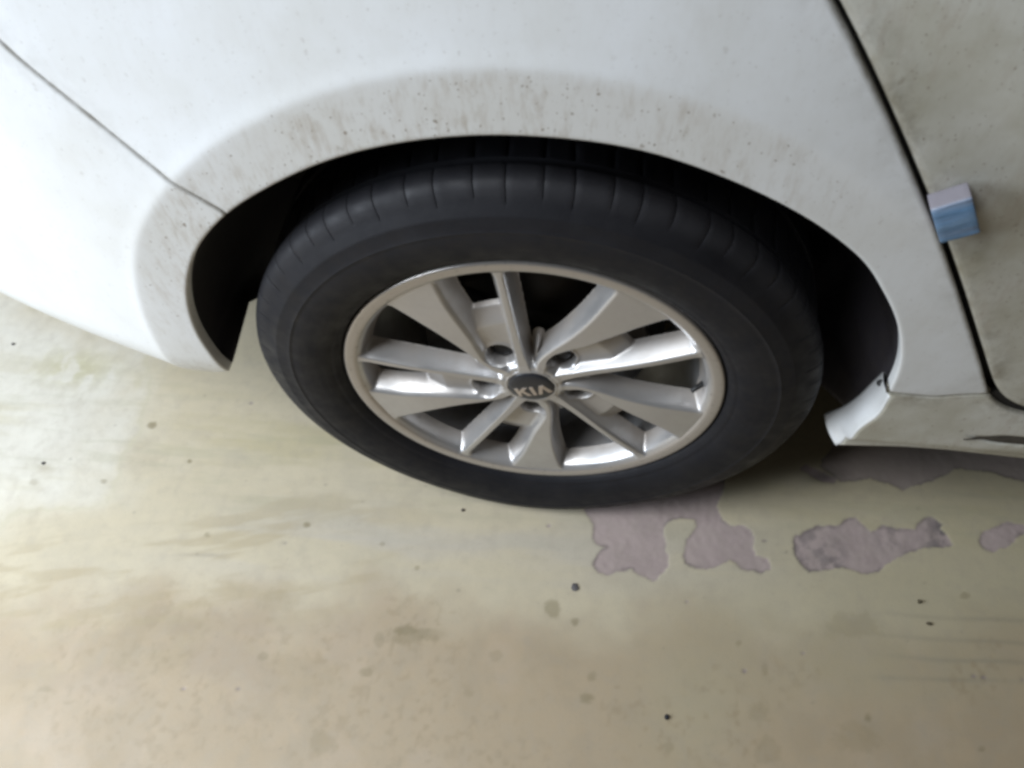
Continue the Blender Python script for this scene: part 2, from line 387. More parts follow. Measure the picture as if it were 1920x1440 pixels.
gapS_px = [(1856,740),(1869,757),(1890,769),(1925,778)]
gl = [hit(*p) for p in gapL_px]; gr = [hit(*p) for p in gapR_px]; gs = [hit(*p) for p in gapS_px]
def up(p0, p1, z): k = (z-p0[1])/(p0[1]-p1[1]); return (p0[0]+(p0[0]-p1[0])*k, z)
gl = [up(gl[0], gl[2], .80)]+gl; gr = [up(gr[0], gr[2], .80)]+gr
GL = soft(gl, .006, 16); GR = soft(gr, .006, 10); GS = soft(gs, .006, 4)
sseam = spline([hit(*p) for p in [(1665,737),(1700,741),(1725,743),(1767,746),(1783,742),(1820,741),(1856,740)]], .006); sseam = smooth_line(sseam, 4)
sillcut_px = [(1667,745),(1646,779),(1608,808),(1580,829),(1567,836)]
sillcut = spline([hit(*p) for p in sillcut_px], .004)

def resample(P, step):
    P = np.asarray(P); L = np.concatenate([[0], np.cumsum(np.linalg.norm(np.diff(P, axis=0), axis=1))])
    n = max(1, int(math.ceil(L[-1]/step))); s_ = np.linspace(0, L[-1], n+1)
    return np.stack([np.interp(s_, L, P[:, k]) for k in range(2)], -1)
def seg_dist(poly, X, Y):
    return np.abs(poly_sdf(poly, X, Y))
def panel(name, outline, inset, mat, parent, step=.006, flange=.012, roll=.0022, gaps=None, **kw):
    """sheet-metal panel: outline in (x, z), shaped by side(); its edge rolls inwards and returns"""
    P = resample(np.vstack([outline, outline[:1]]), .006)[:-1]
    area2 = np.sum(P[:, 0]*np.roll(P[:, 1], -1)-np.roll(P[:, 0], -1)*P[:, 1])
    if area2 < 0: P = P[::-1]
    T = np.roll(P, -1, 0)-np.roll(P, 1, 0); T /= np.linalg.norm(T, axis=1)[:, None]; N = np.stack([-T[:, 1], T[:, 0]], -1)
    base = P+N*inset
    rings = [base]+[base+N*d for d in (roll*.3, roll, roll*2.2)]
    xs = np.concatenate([np.arange(P[:, 0].min(), min(P[:, 0].max(), .72), step), np.arange(.72, max(P[:, 0].max(), .72), .03)]); xs = xs[xs > -.80]; xs = np.concatenate([np.arange(P[:, 0].min(), -.80, .02), xs])
    zs = np.concatenate([np.arange(P[:, 1].min(), min(P[:, 1].max(), .56), step), np.arange(.56, max(.56, P[:, 1].max()), .02)])
    gx, gz = np.meshgrid(xs, zs); gx = gx.ravel()+((np.arange(gx.size)//len(xs)) % 2)*step*.5; gz = gz.ravel()
    G = np.stack([gx, gz], -1)
    # rows of points along the crease of the flare keep it crisp
    cr = []
    for dt in (-.003, -.001, .001, .003, .005, .008):
        for th in np.arange(30, 200, .6):
            r = np.interp(th, RC_T, RC_R)+dt; cr.append((r*math.cos(math.radians(th)), .03+r*math.sin(math.radians(th))))
    cr = np.array(cr)
    rho, th = rho_t(G[:, 0], G[:, 1]); th = np.where(th < -90, th+360, th); near = (np.abs(rho-np.interp(th, RC_T, RC_R)-.0025) < .008) & (th > 30)
    G = np.vstack([G[~near], cr])
    if name == 'side_sill':
        q = []
        for xx in np.arange(.485, .75, .004):
            a = xx-.492; hw = .0105*float(sst(0, .05, a)); zc = .001-.010*float(sst(0, .35, a))
            for o_ in (-hw, -hw+.002, -hw+.004, hw-.004, hw-.002, hw): q.append((xx, zc+o_+rng.uniform(-1, 1)*1e-5))
        G = np.vstack([G, q])
    sd = poly_sdf(base, G[:, 0], G[:, 1]); G = G[sd < -(roll*2.2+.0018)]
    pts = np.vstack(rings+[G]); n = len(base)
    edges = [(i, (i+1) % n) for i in range(n)]
    v2, e2, f2, ov, oe, of = delaunay_2d_cdt([Vector(p) for p in pts], edges, [], 1, 1e-7)
    V = np.array([(v.x, v.y) for v in v2]); d = seg_dist(base, V[:, 0], V[:, 1])
    yy = side(V[:, 0], V[:, 1]); q = np.clip(d/roll, 0, 1); yy = yy+roll*(1-np.sqrt(np.maximum(0, 1-(1-q)**2)))
    verts = [(V[i, 0], yy[i], V[i, 1]) for i in range(len(V))]; faces = [tuple(reversed(f)) for f in f2]
    # flange
    cnt = {}
    for f in faces:
        for a, b in zip(f, f[1:]+f[:1]): cnt[(a, b)] = 1
    bnd = [(a, b) for (a, b) in cnt if (b, a) not in cnt]
    newi = {}
    for a, b in bnd:
        for k in (a, b):
            if k not in newi: newi[k] = len(verts); verts.append((verts[k][0], verts[k][1]+flange, verts[k][2]))
        faces.append((b, a, newi[a], newi[b]))
    me = mesh(name, verts, faces); V3 = np.array(verts)
    gd = np.minimum.reduce([seg_dist_open(g, V3[:, 0], V3[:, 2]) for g in gaps]) if gaps else np.full(len(V3), 1.)
    fattr(me, 'edge', gd)
    rho, th = rho_t(V3[:, 0], V3[:, 2]); th = np.where(th < -90, th+360, th); t = rho-np.interp(th, RC_T, RC_R)
    fattr(me, 'band', (1-sst(-.010, .006, t))*sst(35, 75, th)*(1-.35*sst(140, 160, th)))
    autosmooth(me, 50)
    return link(name, me, mat, parent, False, **kw) if False else link(name, me, mat, parent, True, **kw)
def seg_dist_open(line, X, Y):
    d = np.full(X.shape, 1e9)
    for i in range(len(line)-1):
        ax, ay = line[i]; bx, by = line[i+1]; ex, ey = bx-ax, by-ay
        t = np.clip(((X-ax)*ex+(Y-ay)*ey)/(ex*ex+ey*ey+1e-18), 0, 1); d = np.minimum(d, (X-ax-t*ex)**2+(Y-ay-t*ey)**2)
    return np.sqrt(d)

car = empty('parked_car', (0, 0, 0), label='white car with silver alloy rear wheel standing on the worn cream floor', category='car')
archR = arch[iseam:]; archL = arch[:iseam+1]
# rear fender
out = np.vstack([archR, sseam[1:], GL[::-1][1:], seam[::-1][:-1]])
panel('rear_fender', out, .0007, M_WHITE, car, gaps=[seam, sseam, GL])
# bumper corner
bl = arch[0]
out = np.vstack([archL, seam[1:], [(-1.02, .80), (-1.02, -.03)], resample([(-1.02, -.03), (-.60, -.042), (-.50, -.040), (-.44, -.032), (-.40, -.012)], .02)[1:]])
panel('rear_bumper', out, .0006, M_WHITE, car, gaps=[seam])
# rear door
out = np.vstack([GR, [(.75, GR[-1][1]-.001), (1.5, GR[-1][1]+.01), (1.5, .80)]])
panel('rear_door', out, .0, M_DOOR, car, roll=.003, gaps=[GR], flange=.022)
# sill
out = np.vstack([sseam, GS[1:], [(.75, GS[-1][1]-.001), (1.5, GS[-1][1]+.01), (1.5, -.045)], resample([(1.5, -.045), (hit(1920, 861)[0], hit(1920, 861)[1]), hit(1775, 845), hit(1692, 839), tuple(sillcut[-1])], .01)[1:-1], sillcut[::-1]])
panel('side_sill', out, .0008, M_DOOR, car, step=.005, gaps=[sseam, GS])

# seals / inner metal seen in the gaps
def strip(name, line, half, dy, mat, parent, dx=0):
    L = np.asarray(line); T = np.gradient(L, axis=0); T /= np.linalg.norm(T, axis=1)[:, None]+1e-9; N = np.stack([-T[:, 1], T[:, 0]], -1)
    v = []; f = []
    for i in range(len(L)):
        for k in (-1, 1):
            p = L[i]+N[i]*half*k+np.array([dx, 0])
            v.append((p[0], float(side(p[0], p[1]))+dy, p[1]))
        for k in (1, -1):
            p = L[i]+N[i]*half*k+np.array([dx, 0]); v.append((p[0], float(side(p[0], p[1]))+dy+.004, p[1]))
    for i in range(len(L)-1):
        for k in range(4): f.append((4*i+k, 4*i+(k+1) % 4, 4*i+4+(k+1) % 4, 4*i+4+k))
    me = mesh(name, v, f); autosmooth(me); return link(name, me, mat, parent)
mid = resample(GL, .01)
strip('door_seal', mid, .014, .0195, M_SEAL, car)
mid = resample(np.vstack([GS[1:], [(1.45, GS[-1][1])]]), .01)
strip('sill_seal', mid+np.array([0, .003]), .010, .0050, M_SEAL, car)
M_SEAMD = simple('seam_dirt', (.10, .085, .055), .9)
strip('seam_filler', resample(seam[3:], .01), .004, .0030, M_SEAMD, car)
strip('seam_filler', resample(sseam, .01), .004, .0030, M_SEAMD, car)

def slot():
    xs = np.arange(.494, 1.30, .006); v = []; f = []
    for x in xs:
        a = x-.492; hw = .0105*float(sst(0, .05, a)); zc = .001-.010*float(sst(0, .35, a))
        for k in (-1, -.33, .33, 1): v.append((x, float(side(x, zc))-.0044+abs(k)**3*.0020, zc+hw*k*.80))
    for i in range(len(xs)-1):
        for k in range(3): f.append((4*i+k, 4*i+k+1, 4*i+5+k, 4*i+4+k))
    link('sill_slot', mesh('sill_slot', v, f), simple('slot_dark', (.075, .065, .05), .8, noise=.7, nscale=90, col2=(.035, .03, .025)), car)  # dark strip laid over the recess
slot()

# white rolled end of the sill facing the wheel
def sill_end():
    outer = resample(sillcut, .003); n = len(outer)
    inn = spline([on(*p, 1, .032)[[0, 2]] for p in [(1655,697),(1633,718),(1608,742),(1579,762),(1545,776)]], .004)
    inn = np.stack([np.interp(np.linspace(0, 1, n), np.linspace(0, 1, len(inn)), inn[:, k]) for k in range(2)], -1)
    rows = 12; v = []; f = []
    for i in range(n):
        o_ = np.array([outer[i][0], float(side(*outer[i]))+.0005, outer[i][1]]); q = np.array([inn[i][0], .032, inn[i][1]])
        for k in range(rows):
            t = k/(rows-1); p = o_*(1-t)+q*t
            b = math.sin(math.pi*min(t*1.0, 1))*.006; p = p+np.array([-b*.6, -b*.3, b*.35]); v.append(p)
        # turned-in lip behind
        v.append(q+np.array([.012, .004, -.008]))
    r = rows+1
    for i in range(n-1):
        for k in range(r-1): f.append((i*r+k, i*r+k+1, (i+1)*r+k+1, (i+1)*r+k))
    # closing face at the bottom
    me = mesh('sill_end_cap', v, f); fattr(me, 'edge', np.full(len(v), 1.)); fattr(me, 'band', np.zeros(len(v)))
    o = link('sill_end_cap', me, M_WHITE, car)
    m = o.modifiers.new('thick', 'SOLIDIFY'); m.thickness = .0016
    # bottom web
    q0 = on(1545, 776, 1, .032); q1 = np.array([outer[-1][0], float(side(*outer[-1])), outer[-1][1]])
    # clip hole
    c = Vector(v[2*r+7]); me = bpy.data.meshes.new('push_clip'); bm = bmesh.new()
    bmesh.ops.create_cone(bm, cap_ends=True, segments=16, radius1=.0042, radius2=.0034, depth=.003)
    nrm = Vector((-.70, -.35, .62)).normalized()
    bmesh.ops.transform(bm, matrix=Matrix.Translation(c+nrm*.0012) @ nrm.to_track_quat('Z', 'Y').to_matrix().to_4x4(), verts=bm.verts)
    bm.to_mesh(me); bm.free(); link('push_clip', me, M_STEM, car, True)
sill_end()

# wheel-arch liner
def liner():
    A = np.vstack([arch, [arch[-1]+np.array([.007, -.03]), arch[-1]+np.array([.014, -.08]), arch[-1]+np.array([.010, -.15])]])
    A = smooth_line(resample(A, .008), 2); T = np.gradient(A, axis=0); T /= np.linalg.norm(T, axis=1)[:, None]; N = np.stack([-T[:, 1], T[:, 0]], -1)
    rows = [(.0135, .000), (.016, .010), (.030, .014), (.06, .016), (.10, .016), (.16, .013), (.22, .008), (.30, -.01), (.42, -.02)]
    v = []; f = []; k = len(rows)
    th = np.linspace(0, 1, len(A))
    for i in range(len(A)):
        for (dy, off) in rows:
            o_ = off*min(1, i/3)+.0012
            # ribs pressed into the liner
            rib = .0025*max(0, math.sin(i*.42))**6 if dy > .03 else 0
            p = A[i]+N[i]*(o_-rib)
            lift = 0
            if i < 6: lift = (6-i)/6*(max(0, min(dy, .11)-.02)*.16-max(0, dy-.11)*1.0)
            low = max(0, 1-(len(A)-1-i)/16); v.append((p[0]-.055*low*float(sst(.03, .12, dy)), float(side(*A[i]))+dy, p[1]+lift))
    for i in range(len(A)-1):
        for q in range(k-1): f.append((i*k+q, (i+1)*k+q, (i+1)*k+q+1, i*k+q+1))
    me = mesh('wheel_arch_liner', v, f); o = link('wheel_arch_liner', me, M_BLACK, car)
    m = o.modifiers.new('thick', 'SOLIDIFY'); m.thickness = .0025; m.offset = 0
liner()
# inner wall of the wheel well, floor pan
me = bpy.data.meshes.new('wheel_well_wall'); bm = bmesh.new()
ps = [bm.verts.new((x, .29, z)) for x, z in [(-.36, .05), (-.33, .35), (0, .47), (.36, .35), (.45, .1), (.46, -.08), (.25, -.05), (.10, .05), (-.2, .08)]]
fc = bm.faces.new(ps); r = bmesh.ops.extrude_face_region(bm, geom=[fc]); bmesh.ops.translate(bm, vec=(0, .02, 0), verts=[g for g in r['geom'] if isinstance(g, bmesh.types.BMVert)])
bm.to_mesh(me); bm.free(); link('wheel_well_wall', me, M_UNDER, car, False)
def boxmesh(name, lo, hi, mat, parent, bev=.0):
    me = bpy.data.meshes.new(name); bm = bmesh.new(); bmesh.ops.create_cube(bm, size=1)
    for vv in bm.verts: vv.co = Vector([(lo[i]+hi[i])/2+vv.co[i]*(hi[i]-lo[i]) for i in range(3)])
    if bev: bmesh.ops.bevel(bm, geom=bm.edges[:], offset=bev, segments=3, affect='EDGES', profile=.5)
    bm.to_mesh(me); bm.free(); return link(name, me, mat, parent, False)
boxmesh('floor_pan', (.42, .035, -.052), (1.5, 1.7, -.02), M_UNDER, car, .004)
boxmesh('floor_pan', (-.35, .32, -.02), (.415, 1.7, .06), M_UNDER, car, .004)
boxmesh('floor_pan', (-1.0, .40, .02), (-.36, 1.7, .06), M_UNDER, car, .004)
boxmesh('roof_deck', (-1.0, .10, .79), (1.5, 1.7, .80), M_WHITE, car, .003)

# ------------------------------------------------------------------ the wheel
wheel = empty('rear_wheel', (0, 0, 0)); wheel.parent = car
def polar(phi, r): a = math.radians(phi); return (r*math.cos(a), r*math.sin(a))
NEAR = [(-8.0, .2105), (-7.2, .20), (-5, .175), (-3, .15), (-1, .13), (2, .11), (6, .095), (12, .078), (15, .070)]
FAR = [(10.5, .2105), (10, .20), (10, .15), (12, .11), (17, .08), (22, .060), (25, .045), (20, .030)]
def loft(P, n=6):
    q = spline([polar(*p) for p in P], .003); return q
WIDE = np.vstack([loft(NEAR), [polar(14, .05), polar(8, .03)], loft(FAR)[::-1]])
THIN_C = loft([(44, .2105), (44, .19), (44.3, .15), (45, .11), (46.5, .075), (48, .045), (49, .030)])
FACE0 = .0035
def rim_height(X, Z):
    """depth behind the rim lip plane (m) over the wheel face, five-fold"""
    R = np.hypot(X, Z); TH = np.degrees(np.arctan2(Z, X)); PH = np.mod(TH+18+36-18, 72)+18-36+0  # in [-18, 54)
    face = FACE0+.0035*(1-sst(.05, .17, R))+.0008*np.sin(np.clip((R-.05)/.16, 0, 1)*math.pi)*-1
    best = np.full(X.shape, .10); pocket = np.zeros(X.shape)
    cands = []
    for off in (-72, 0, 72):
        ph = np.radians(PH+off); x = R*np.cos(ph); y = R*np.sin(ph)
        # wide spoke
        sd = poly_sdf(WIDE, x, y); phd = PH+off
        cen = np.interp(R, [.03, .06, .08, .11, .15, .20], [20, 18, 14, 7, 3.5, 1.5])
        sp = np.maximum(sd, 0); fs = phd > cen
        pf = np.where(sp < .0022, sp*1.0, .0022+(sp-.0022)*3.6)
        pn = np.where(sp < .004, sp*1.1, .0044+(sp-.004)*2.3)
        cands.append(face+np.where(fs, pf, pn))
        # slight roll of the face towards its long edge
        # thin spoke
        P = THIN_C; d = np.full(x.shape, 1e9); sg = np.zeros(x.shape)
        for i in range(0, len(P)-1):
            ax, ay = P[i]; bx, by = P[i+1]; ex, ey = bx-ax, by-ay
            t = np.clip(((x-ax)*ex+(y-ay)*ey)/(ex*ex+ey*ey), 0, 1); dx = x-ax-t*ex; dy = y-ay-t*ey; dd = np.hypot(dx, dy)
            cr = (bx-ax)*dy-(by-ay)*dx; m = dd < d; d = np.where(m, dd, d); sg = np.where(m, cr, sg)
        hw = np.interp(R, [.03, .06, .12, .20, .212], [.007, .0046, .0040, .0046, .0065])
        sp = np.maximum(d-hw, 0); lo = sg > 0     # THIN_C runs inwards: left of it is the lower-angle side
        pl = sp*3.4
        pn = sp*2.6
        cands.append(face+np.where(lo, pl, pn))
        # pocket floor round the lug hole and out to the small opening
        u = np.where(phd > 30, phd, phd+72); inpk = sst(47, 50, u)*(1-sst(70+cen, 72+cen, u))
        fl = face+.0130+np.maximum(R-.112, 0)*.45+np.maximum(R-.136, 0)*3.0+(1-inpk)*.08
        cands.append(fl)
        # web between the wide spoke and the next thin one, with its rib
        inw = sst(12, 16, phd)*(1-sst(43, 46, phd))
        rib = np.exp(-((R*np.radians(phd-30))/.0042)**2)
        fl = face+.026-.017*rib*(1-sst(.070, .088, R))+np.maximum(R-.088, 0)*5.0+(1-inw)*.08
        cands.append(fl)
    # rim side: sloping ring
    sr = np.maximum(.2115-R, 0); cands.append(FACE0+np.where(sr < .005, sr*.8, .004+(sr-.005)*3.2))
    # hub ring
    sh = np.maximum(R-.0375, 0); cands.append(face+sh*1.6)
    h = np.full(X.shape, 0.); k = .0016
    for c_ in cands: h = h+np.exp(-np.minimum((c_-.0)/k, 60))
    h = -k*np.log(np.maximum(h, 1e-30)); h = np.minimum(h, .09); h = np.maximum(h, .0025)
    # lug holes
    for n in range(5):
        a = math.radians(-90+72*n); lx, lz = .0605*math.cos(a), .0605*math.sin(a)
        dl = np.hypot(X-lx, Z-lz)
        h = np.where(dl < .0165, np.maximum(h, np.minimum(.0308, h+.002+(.0165-dl)*6)), h)
        lipm = np.exp(-((dl-.0182)/.0022)**2); h = h-lipm*.0025*(h > face+.006)
    return h
def build_rim():
    nr, na = 190, 1440
    R = np.linspace(.0285, .2115, nr); A = np.radians(np.arange(na)*360/na); RR, AA = np.meshgrid(R, A, indexing='ij')
    X = RR*np.cos(AA); Z = RR*np.sin(AA); H = rim_height(X, Z)
    for _ in range(4):
        Hp = H.copy(); Hp[1:-1] = (H[:-2]+2*H[1:-1]+H[2:])/4; H = (np.roll(Hp, 1, 1)+2*Hp+np.roll(Hp, -1, 1))/4
    CUT = .031
    V = np.stack([X, np.minimum(H, CUT), Z], -1).reshape(-1, 3); idx = np.arange(nr*na).reshape(nr, na)
    f = np.stack([idx[:-1], np.roll(idx, -1, 1)[:-1], np.roll(idx, -1, 1)[1:], idx[1:]], -1).reshape(-1, 4)
    hv = H.reshape(-1); keep = (hv[f] < CUT).any(1); f = f[keep]
    used = np.zeros(len(V), bool); used[f.ravel()] = True; mp = np.cumsum(used)-1
    cavv = sst(.010, .030, hv)[used]
    V = V[used]; f = mp[f]
    me = bpy.data.meshes.new('alloy_spokes'); me.from_pydata(V.tolist(), [], f.tolist()); me.update(); fattr(me, 'cavity', cavv)
    link('alloy_spokes', me, M_RIM, wheel)
    prof = [(.2105, .0046), (.2125, .0022), (.2145, .0010), (.218, .0004), (.2215, .0002), (.2248, -.0002), (.2266, .0006), (.2278, .0024), (.2280, .0050), (.2265, .0080)]
    me = lathe('rim_lip', prof, 360); link('rim_lip', me, M_LIP, wheel)
    prof = [(.2118, .0058), (.2095, .010), (.2075, .018), (.2060, .030), (.2035, .050), (.2020, .075), (.2000, .11), (.2005, .16), (.206, .19), (.215, .20)]
    me = lathe('rim_barrel', prof, 240); fattr(me, 'cavity', np.full(len(me.vertices), .0)); link('rim_barrel', me, M_RIM, wheel)
build_rim()
# centre cap with its letters
prof = [(.0005, .0022), (.010, .0023), (.018, .0027), (.024, .0035), (.0272, .0046), (.0286, .0062), (.0290, .0095)]
link('centre_cap', lathe('centre_cap', prof, 96), M_CAP, wheel)
prof = [(.0292, .0100), (.0292, .0060), (.0302, .0054), (.0318, .0056), (.0330, .0075)]
me = lathe('cap_ring', prof, 96); fattr(me, 'cavity', np.full(len(me.vertices), .2)); link('cap_ring', me, M_RIM, wheel)
def letters():
    k = [[(0, 0), (4.4, 0), (4.4, 6.5), (6.6, 8.4), (11.0, 0), (16.2, 0), (9.9, 11.3), (15.6, 17), (9.6, 17), (4.4, 11.6), (4.4, 17), (0, 17)],
         [(18.2, 0), (22.6, 0), (22.6, 17), (18.2, 17)],
         [(24.2, 0), (29.0, 0), (32.9, 11.6), (36.8, 0), (41.6, 0), (35.6, 17), (30.2, 17)]]
    a = math.radians(20); ca, sa = math.cos(a), math.sin(a)
    me = bpy.data.meshes.new('cap_lettering'); bm = bmesh.new()
    for poly in k:
        vs = []
        for u, v in poly:
            u2 = (u-20.8)*1.06; v2 = (v-8.5)*1.02-4.5
            x, z = (u2*ca-v2*sa)*.001+.0015, (u2*sa+v2*ca)*.001
            r = math.hypot(x, z); y = np.interp(r, [.0, .010, .018, .024, .0272], [.0022, .0023, .0027, .0035, .0046])-.0007
            vs.append(bm.verts.new((x, y, z)))
        fc = bm.faces.new(vs); 
        r = bmesh.ops.extrude_face_region(bm, geom=[fc]); bmesh.ops.translate(bm, vec=(0, .0016, 0), verts=[g for g in r['geom'] if isinstance(g, bmesh.types.BMVert)])
    bmesh.ops.recalc_face_normals(bm, faces=bm.faces); bmesh.ops.triangulate(bm, faces=[f for f in bm.faces if len(f.verts) > 4])
    bm.to_mesh(me); bm.free(); link('cap_lettering', me, M_LOGO, wheel, False)
letters()
# lug nuts down in their holes
def nut_mesh():
    me = bpy.data.meshes.new('lug_nut'); bm = bmesh.new()
    rings = [(.0136, .034), (.0132, .0135), (.0112, .0100), (.0058, .0088)]
    prev = None
    for r, y in rings:
        cur = [bm.verts.new((r*math.cos(math.radians(60*i)), y, r*math.sin(math.radians(60*i)))) for i in range(6)]
        if prev:
            for i in range(6): bm.faces.new((prev[i], prev[(i+1) % 6], cur[(i+1) % 6], cur[i]))
        prev = cur
    bm.faces.new(prev); bmesh.ops.recalc_face_normals(bm, faces=bm.faces); bm.to_mesh(me); bm.free(); return me
nm = nut_mesh(); nm.materials.append(M_NUT)
for n in range(5):
    a = math.radians(-90+72*n); o = bpy.data.objects.new('lug_nut', nm); C.objects.link(o); o.parent = wheel
    o.location = (.0605*math.cos(a), .0125, .0605*math.sin(a)); o.rotation_euler = (0, n*.5, 0)
# valve stem
a = math.radians(4); me = bpy.data.meshes.new('valve_stem'); bm = bmesh.new()
bmesh.ops.create_cone(bm, cap_ends=True, segments=16, radius1=.0036, radius2=.0028, depth=.020)
d_ = Vector((-math.cos(a)*.75, -.66, -math.sin(a)*.7)).normalized()
bmesh.ops.transform(bm, matrix=Matrix.Translation(Vector((.198*math.cos(a), .014, .198*math.sin(a)))) @ d_.to_track_quat('Z', 'Y').to_matrix().to_4x4(), verts=bm.verts)
bm.to_mesh(me); bm.free(); link('valve_stem', me, M_STEM, wheel)
# brake
prof = [(.001, .050), (.060, .050), (.066, .054), (.072, .062), (.076, .066), (.138, .066), (.141, .069), (.141, .077), (.138, .080), (.06, .080)]
link('brake_disc', lathe('brake_disc', prof, 96), M_DISC, wheel)
prof = [(.07, .10), (.150, .10), (.158, .105), (.160, .13), (.05, .13)]
link('brake_shield', lathe('brake_shield', prof, 64), M_UNDER, wheel)
bxc = boxmesh('brake_caliper', (-.045, .055, .095), (.045, .11, .150), M_UNDER, wheel, .008); 
cm = bxc.data; rr = Matrix.Rotation(math.radians(-58), 4, 'Y'); cm.transform(rr)

# tyre
def build_tyre():
    prof = [(.2225, .014), (.2262, .0085), (.2288, .0045), (.2315, -.0005), (.236, -.0045), (.2385, -.0065), (.2400, -.0066), (.2415, -.0078), (.247, -.0108), (.256, -.0140), (.266, -.0160), (.276, -.0168), (.2845, -.0165), (.2862, -.0172), (.2880, -.0165), (.294, -.0152), (.3005, -.0138), (.3020, -.0136), (.3035, -.0128),
            (.3085, -.0100), (.3140, -.0068), (.3200, -.0038), (.3255, -.0005), (.3295, .0040), (.3315, .0095), (.3320, .0150), (.3320, .0200), (.3318, .0225), (.3215, .0240), (.3215, .0325), (.3290, .0340), (.3315, .075), (.3318, .0930), (.3245, .0945), (.3245, .1015), (.3318, .1030), (.332, .125), (.331, .150), (.328, .172), (.322, .190), (.305, .208), (.275, .213), (.245, .208), (.225, .195)]
    P = []
    for i in range(len(prof)-1):
        (r0, y0), (r1, y1) = prof[i], prof[i+1]; n = max(1, int(math.hypot(r1-r0, y1-y0)/.0028))
        for k in range(n): P.append((r0+(r1-r0)*k/n, y0+(y1-y0)*k/n))
    P.append(prof[-1]); P = np.array(P); NS = 66
    # angular samples: coarse on the block, fine across each sipe
    ang = []; kind = []
    r2 = np.random.RandomState(4)
    pitch = 360/NS
    offs = [r2.uniform(-.10, .10)*pitch for _ in range(NS)]
    for i in range(NS):
        c_ = i*pitch+offs[i]; hw = .09
        for d_, k_ in ((-hw-.14, 0), (-hw, .15), (-hw*.55, 1), (0, 1), (hw*.55, 1), (hw, .15), (hw+.14, 0)):
            ang.append(c_+d_); kind.append((i, k_))
        nxt = (i+1)*pitch+(offs[(i+1) % NS])
        for t in np.linspace(0, 1, 6)[1:-1]: ang.append(c_+hw+.14+(nxt-c_-2*hw-.28)*t); kind.append((i, 0))
    V = []; dust_shade = []
    for a_, (i, k_) in zip(ang, kind):
        long_ = (.3110 if i % 2 else .3165)
        for (r, y) in P:
            g = 0
            if y < .0232 and r > long_ and r > .3 and y > -.02: g = .0022*k_*min(1, (r-long_)/.004)
            if .0345 < y < .094 or .103 < y < .19: g = .006*k_*.8
            slant = (y-.0)*14 if y > -.01 else 0
            slant = slant*(1 if r > .3 and y < .06 else 0)
            aa = math.radians(a_+slant*(.6 if i % 3 else 1.1)*min(1, max(0, (r-.31)/.015)))
            # squash where it stands on the floor
            nx, ny = (0, 1)
            rr_ = r-g*(.85 if y > .0 else .5); yy = y+g*(.5 if y < .03 else 0)
            x = rr_*math.cos(aa); z = rr_*math.sin(aa)
            if z < GZ+.012 and r > .29:
                pass
            V.append((x, yy, z)); dust_shade.append((sst(.312, .326, r)*.8 if y < .022 else .0)+.25*math.exp(-((r-.285)/.012)**2)*(y < .02))  # dust on shoulder and wall; arch shade on the tread put into colour
    n = len(ang); m = len(P); F = []
    for i in range(n):
        j = (i+1) % n
        for q in range(m-1): F.append((i*m+q, i*m+q+1, j*m+q+1, j*m+q))
    V = np.array(V)
    # the load flattens the tread and bulges the wall near the floor
    ZF = GZ+.0004; z = V[:, 2]; rr_ = np.hypot(V[:, 0], V[:, 2]); soft = .006
    low = np.maximum(ZF+.004-z, 0)*(rr_ > .28)
    bul = np.exp(-((z+.30)/.045)**2)*np.exp(-(V[:, 0]/.11)**2)*(rr_ > .25)
    V[:, 1] -= np.where(V[:, 1] < .06, .0045*bul*np.exp(-((rr_-.295)/.03)**2), 0)
    V[:, 2] = np.where(rr_ > .28, np.maximum(z, ZF), z)
    me = bpy.data.meshes.new('tyre'); me.from_pydata(V.tolist(), [], F); me.update(); fattr(me, 'dust_shade', np.clip(dust_shade, 0, 1)); autosmooth(me, 42)
    link('tyre', me, M_TYRE, wheel)
build_tyre()
prof = [(.330, .02), (.05, .20), (.05, .28)]
link('axle', lathe('axle', [(.035, .08), (.035, .9)], 24), M_UNDER, wheel)
boxmesh('inner_light_block', (.06, .24, -.17), (.44, .34, .0), M_UNDER, car, .02)  # unseen block added to keep light from behind the wheel
boxmesh('under_light_block', (.10, .36, -.20), (.60, .9, -.05), M_UNDER, car, .04)  # second unseen block, added to darken the floor under the car

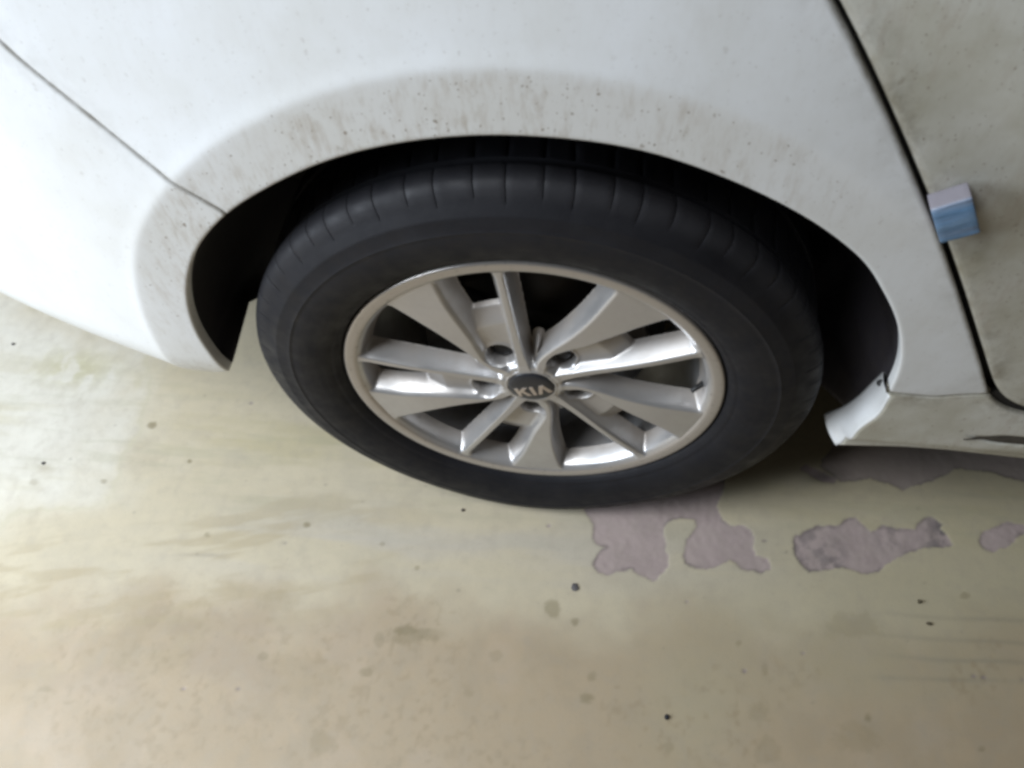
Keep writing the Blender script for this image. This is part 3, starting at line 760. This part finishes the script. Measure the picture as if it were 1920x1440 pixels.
# ------------------------------------------------------------------ blue foam guard on the door edge
def foam():
    s = NT('blue_foam_film'); s.set(Roughness=.38)
    geo = s.n('ShaderNodeTexCoord'); sep = s.n('ShaderNodeSeparateXYZ'); s.l(geo.outputs['Object'], sep.inputs[0])
    v = s.coord((14, 14, 130)); f = s.ramp(s.noise(1, 4, .6, v), .35, .68)
    blue = s.mix(f, (.13, .25, .42), (.17, .27, .40))
    top = s.ramp(sep.outputs[1], -.019, -.0155, 0, 1)
    c = s.mix(top, blue, (.25, .235, .265)); s.l(c, s.b.inputs['Base Color']); s.bump(s.noise(1, 3, .6, s.coord((30, 30, 160))), .5, .002)
    # corners read off the photograph, laid on the door
    tl = hit(1741, 362); 
    g = empty('foam_door_guard', (0, 0, 0), label='light blue foam guard stuck on the rear door edge beside the black gap', category='door guard')
    W, H, D = .0285, .0395, .019
    me = bpy.data.meshes.new('foam_block'); bm = bmesh.new(); bmesh.ops.create_cube(bm, size=1)
    for q in bm.verts: q.co = Vector((q.co.x*W, q.co.y*D-D/2, q.co.z*H))
    ed = [e for e in bm.edges if all(abs(v_.co.y+D) < 1e-5 for v_ in e.verts) and all(v_.co.z > 0 for v_ in e.verts)]
    bmesh.ops.bevel(bm, geom=ed, offset=.0040, segments=6, affect='EDGES', profile=.5)
    ed = [e for e in bm.edges if e.calc_face_angle(0) > math.radians(50)]
    bmesh.ops.bevel(bm, geom=ed, offset=.0009, segments=2, affect='EDGES', profile=.5)
    bmesh.ops.subdivide_edges(bm, edges=[e for e in bm.edges if e.calc_length() > .012], cuts=5, use_grid_fill=True)
    for q in bm.verts: q.co += Vector((0, 1, 0))*(.0009*math.sin(q.co.z*420+q.co.x*60)+.0005*math.sin(q.co.z*900))*(1 if q.co.y < -.018 else 0)
    bm.to_mesh(me); bm.free()
    o = link('foam_block', me, s.m, g)
    return g, o, W, H, D
g, fo, FW, FH, FD = foam()
c0 = hit(1772, 372)   # on the door just where the top face meets it
cx, cz = hit(1784, 384)
g.location = (cx, float(side(cx, cz)), cz)
g.rotation_euler = (0, math.radians(-31), 0)

# ------------------------------------------------------------------ grit on the floor
def pebble(name, px, py, size, col, label, seed, flat=.6, cat='pebble'):
    r = np.random.RandomState(seed); me = bpy.data.meshes.new(name); bm = bmesh.new(); bmesh.ops.create_icosphere(bm, subdivisions=2, radius=size)
    ph = r.uniform(0, 6, 6); sx, sy = r.uniform(.75, 1.3), r.uniform(.75, 1.2)
    for q in bm.verts:
        n_ = q.co.normalized(); k = 1+.22*math.sin(3*n_.x+ph[0])*math.sin(4*n_.y+ph[1])+.15*math.sin(6*n_.z+ph[2]+3*n_.x)
        q.co = Vector((q.co.x*k*sx, q.co.y*k*sy, q.co.z*k*flat))
    zmin = min(q.co.z for q in bm.verts)
    for q in bm.verts: q.co.z -= zmin
    bm.to_mesh(me); bm.free(); x, y = flr((px, py))
    o = link(name, me, simple(name+'_stone', col, .8, noise=.5, nscale=900, col2=tuple(c_*.5 for c_ in col)), None, False, label=label, category=cat, group='grit lying on the painted floor')
    o.location = (x, y, GZ-.0003)
pebble('pebble', 1250, 1345, .0038, (.020, .022, .03), 'black pebble lying near the bottom edge of the photo, right of centre', 1)
pebble('paint_chip', 1078, 1101, .0060, (.13, .12, .12), 'flat grey paint chip lying below the large bare patch under the wheel', 2, .25, 'paint chip')
pebble('pebble', 1723, 1129, .0036, (.12, .10, .06), 'brown pebble on the floor below the long bare patch, upper of two at right', 3)
pebble('pebble', 1741, 1170, .0032, (.13, .105, .065), 'brown pebble at right just above the parallel drag lines, lower of two', 4)
pebble('pebble', 82, 869, .0026, (.07, .065, .06), 'tiny black pebble on the pale floor near the left edge', 5)
pebble('pebble', 868, 957, .0025, (.10, .085, .07), 'tiny dark pebble on the floor just below the tyre', 6)
pebble('pebble', 25, 646, .0029, (.08, .08, .08), 'tiny dark pebble on the floor under the bumper corner at far left', 7)
#pebble('pebble', 513, 1348, .0030, (.10, .08, .06), 'tiny brown pebble on the tan floor at lower left', 8)
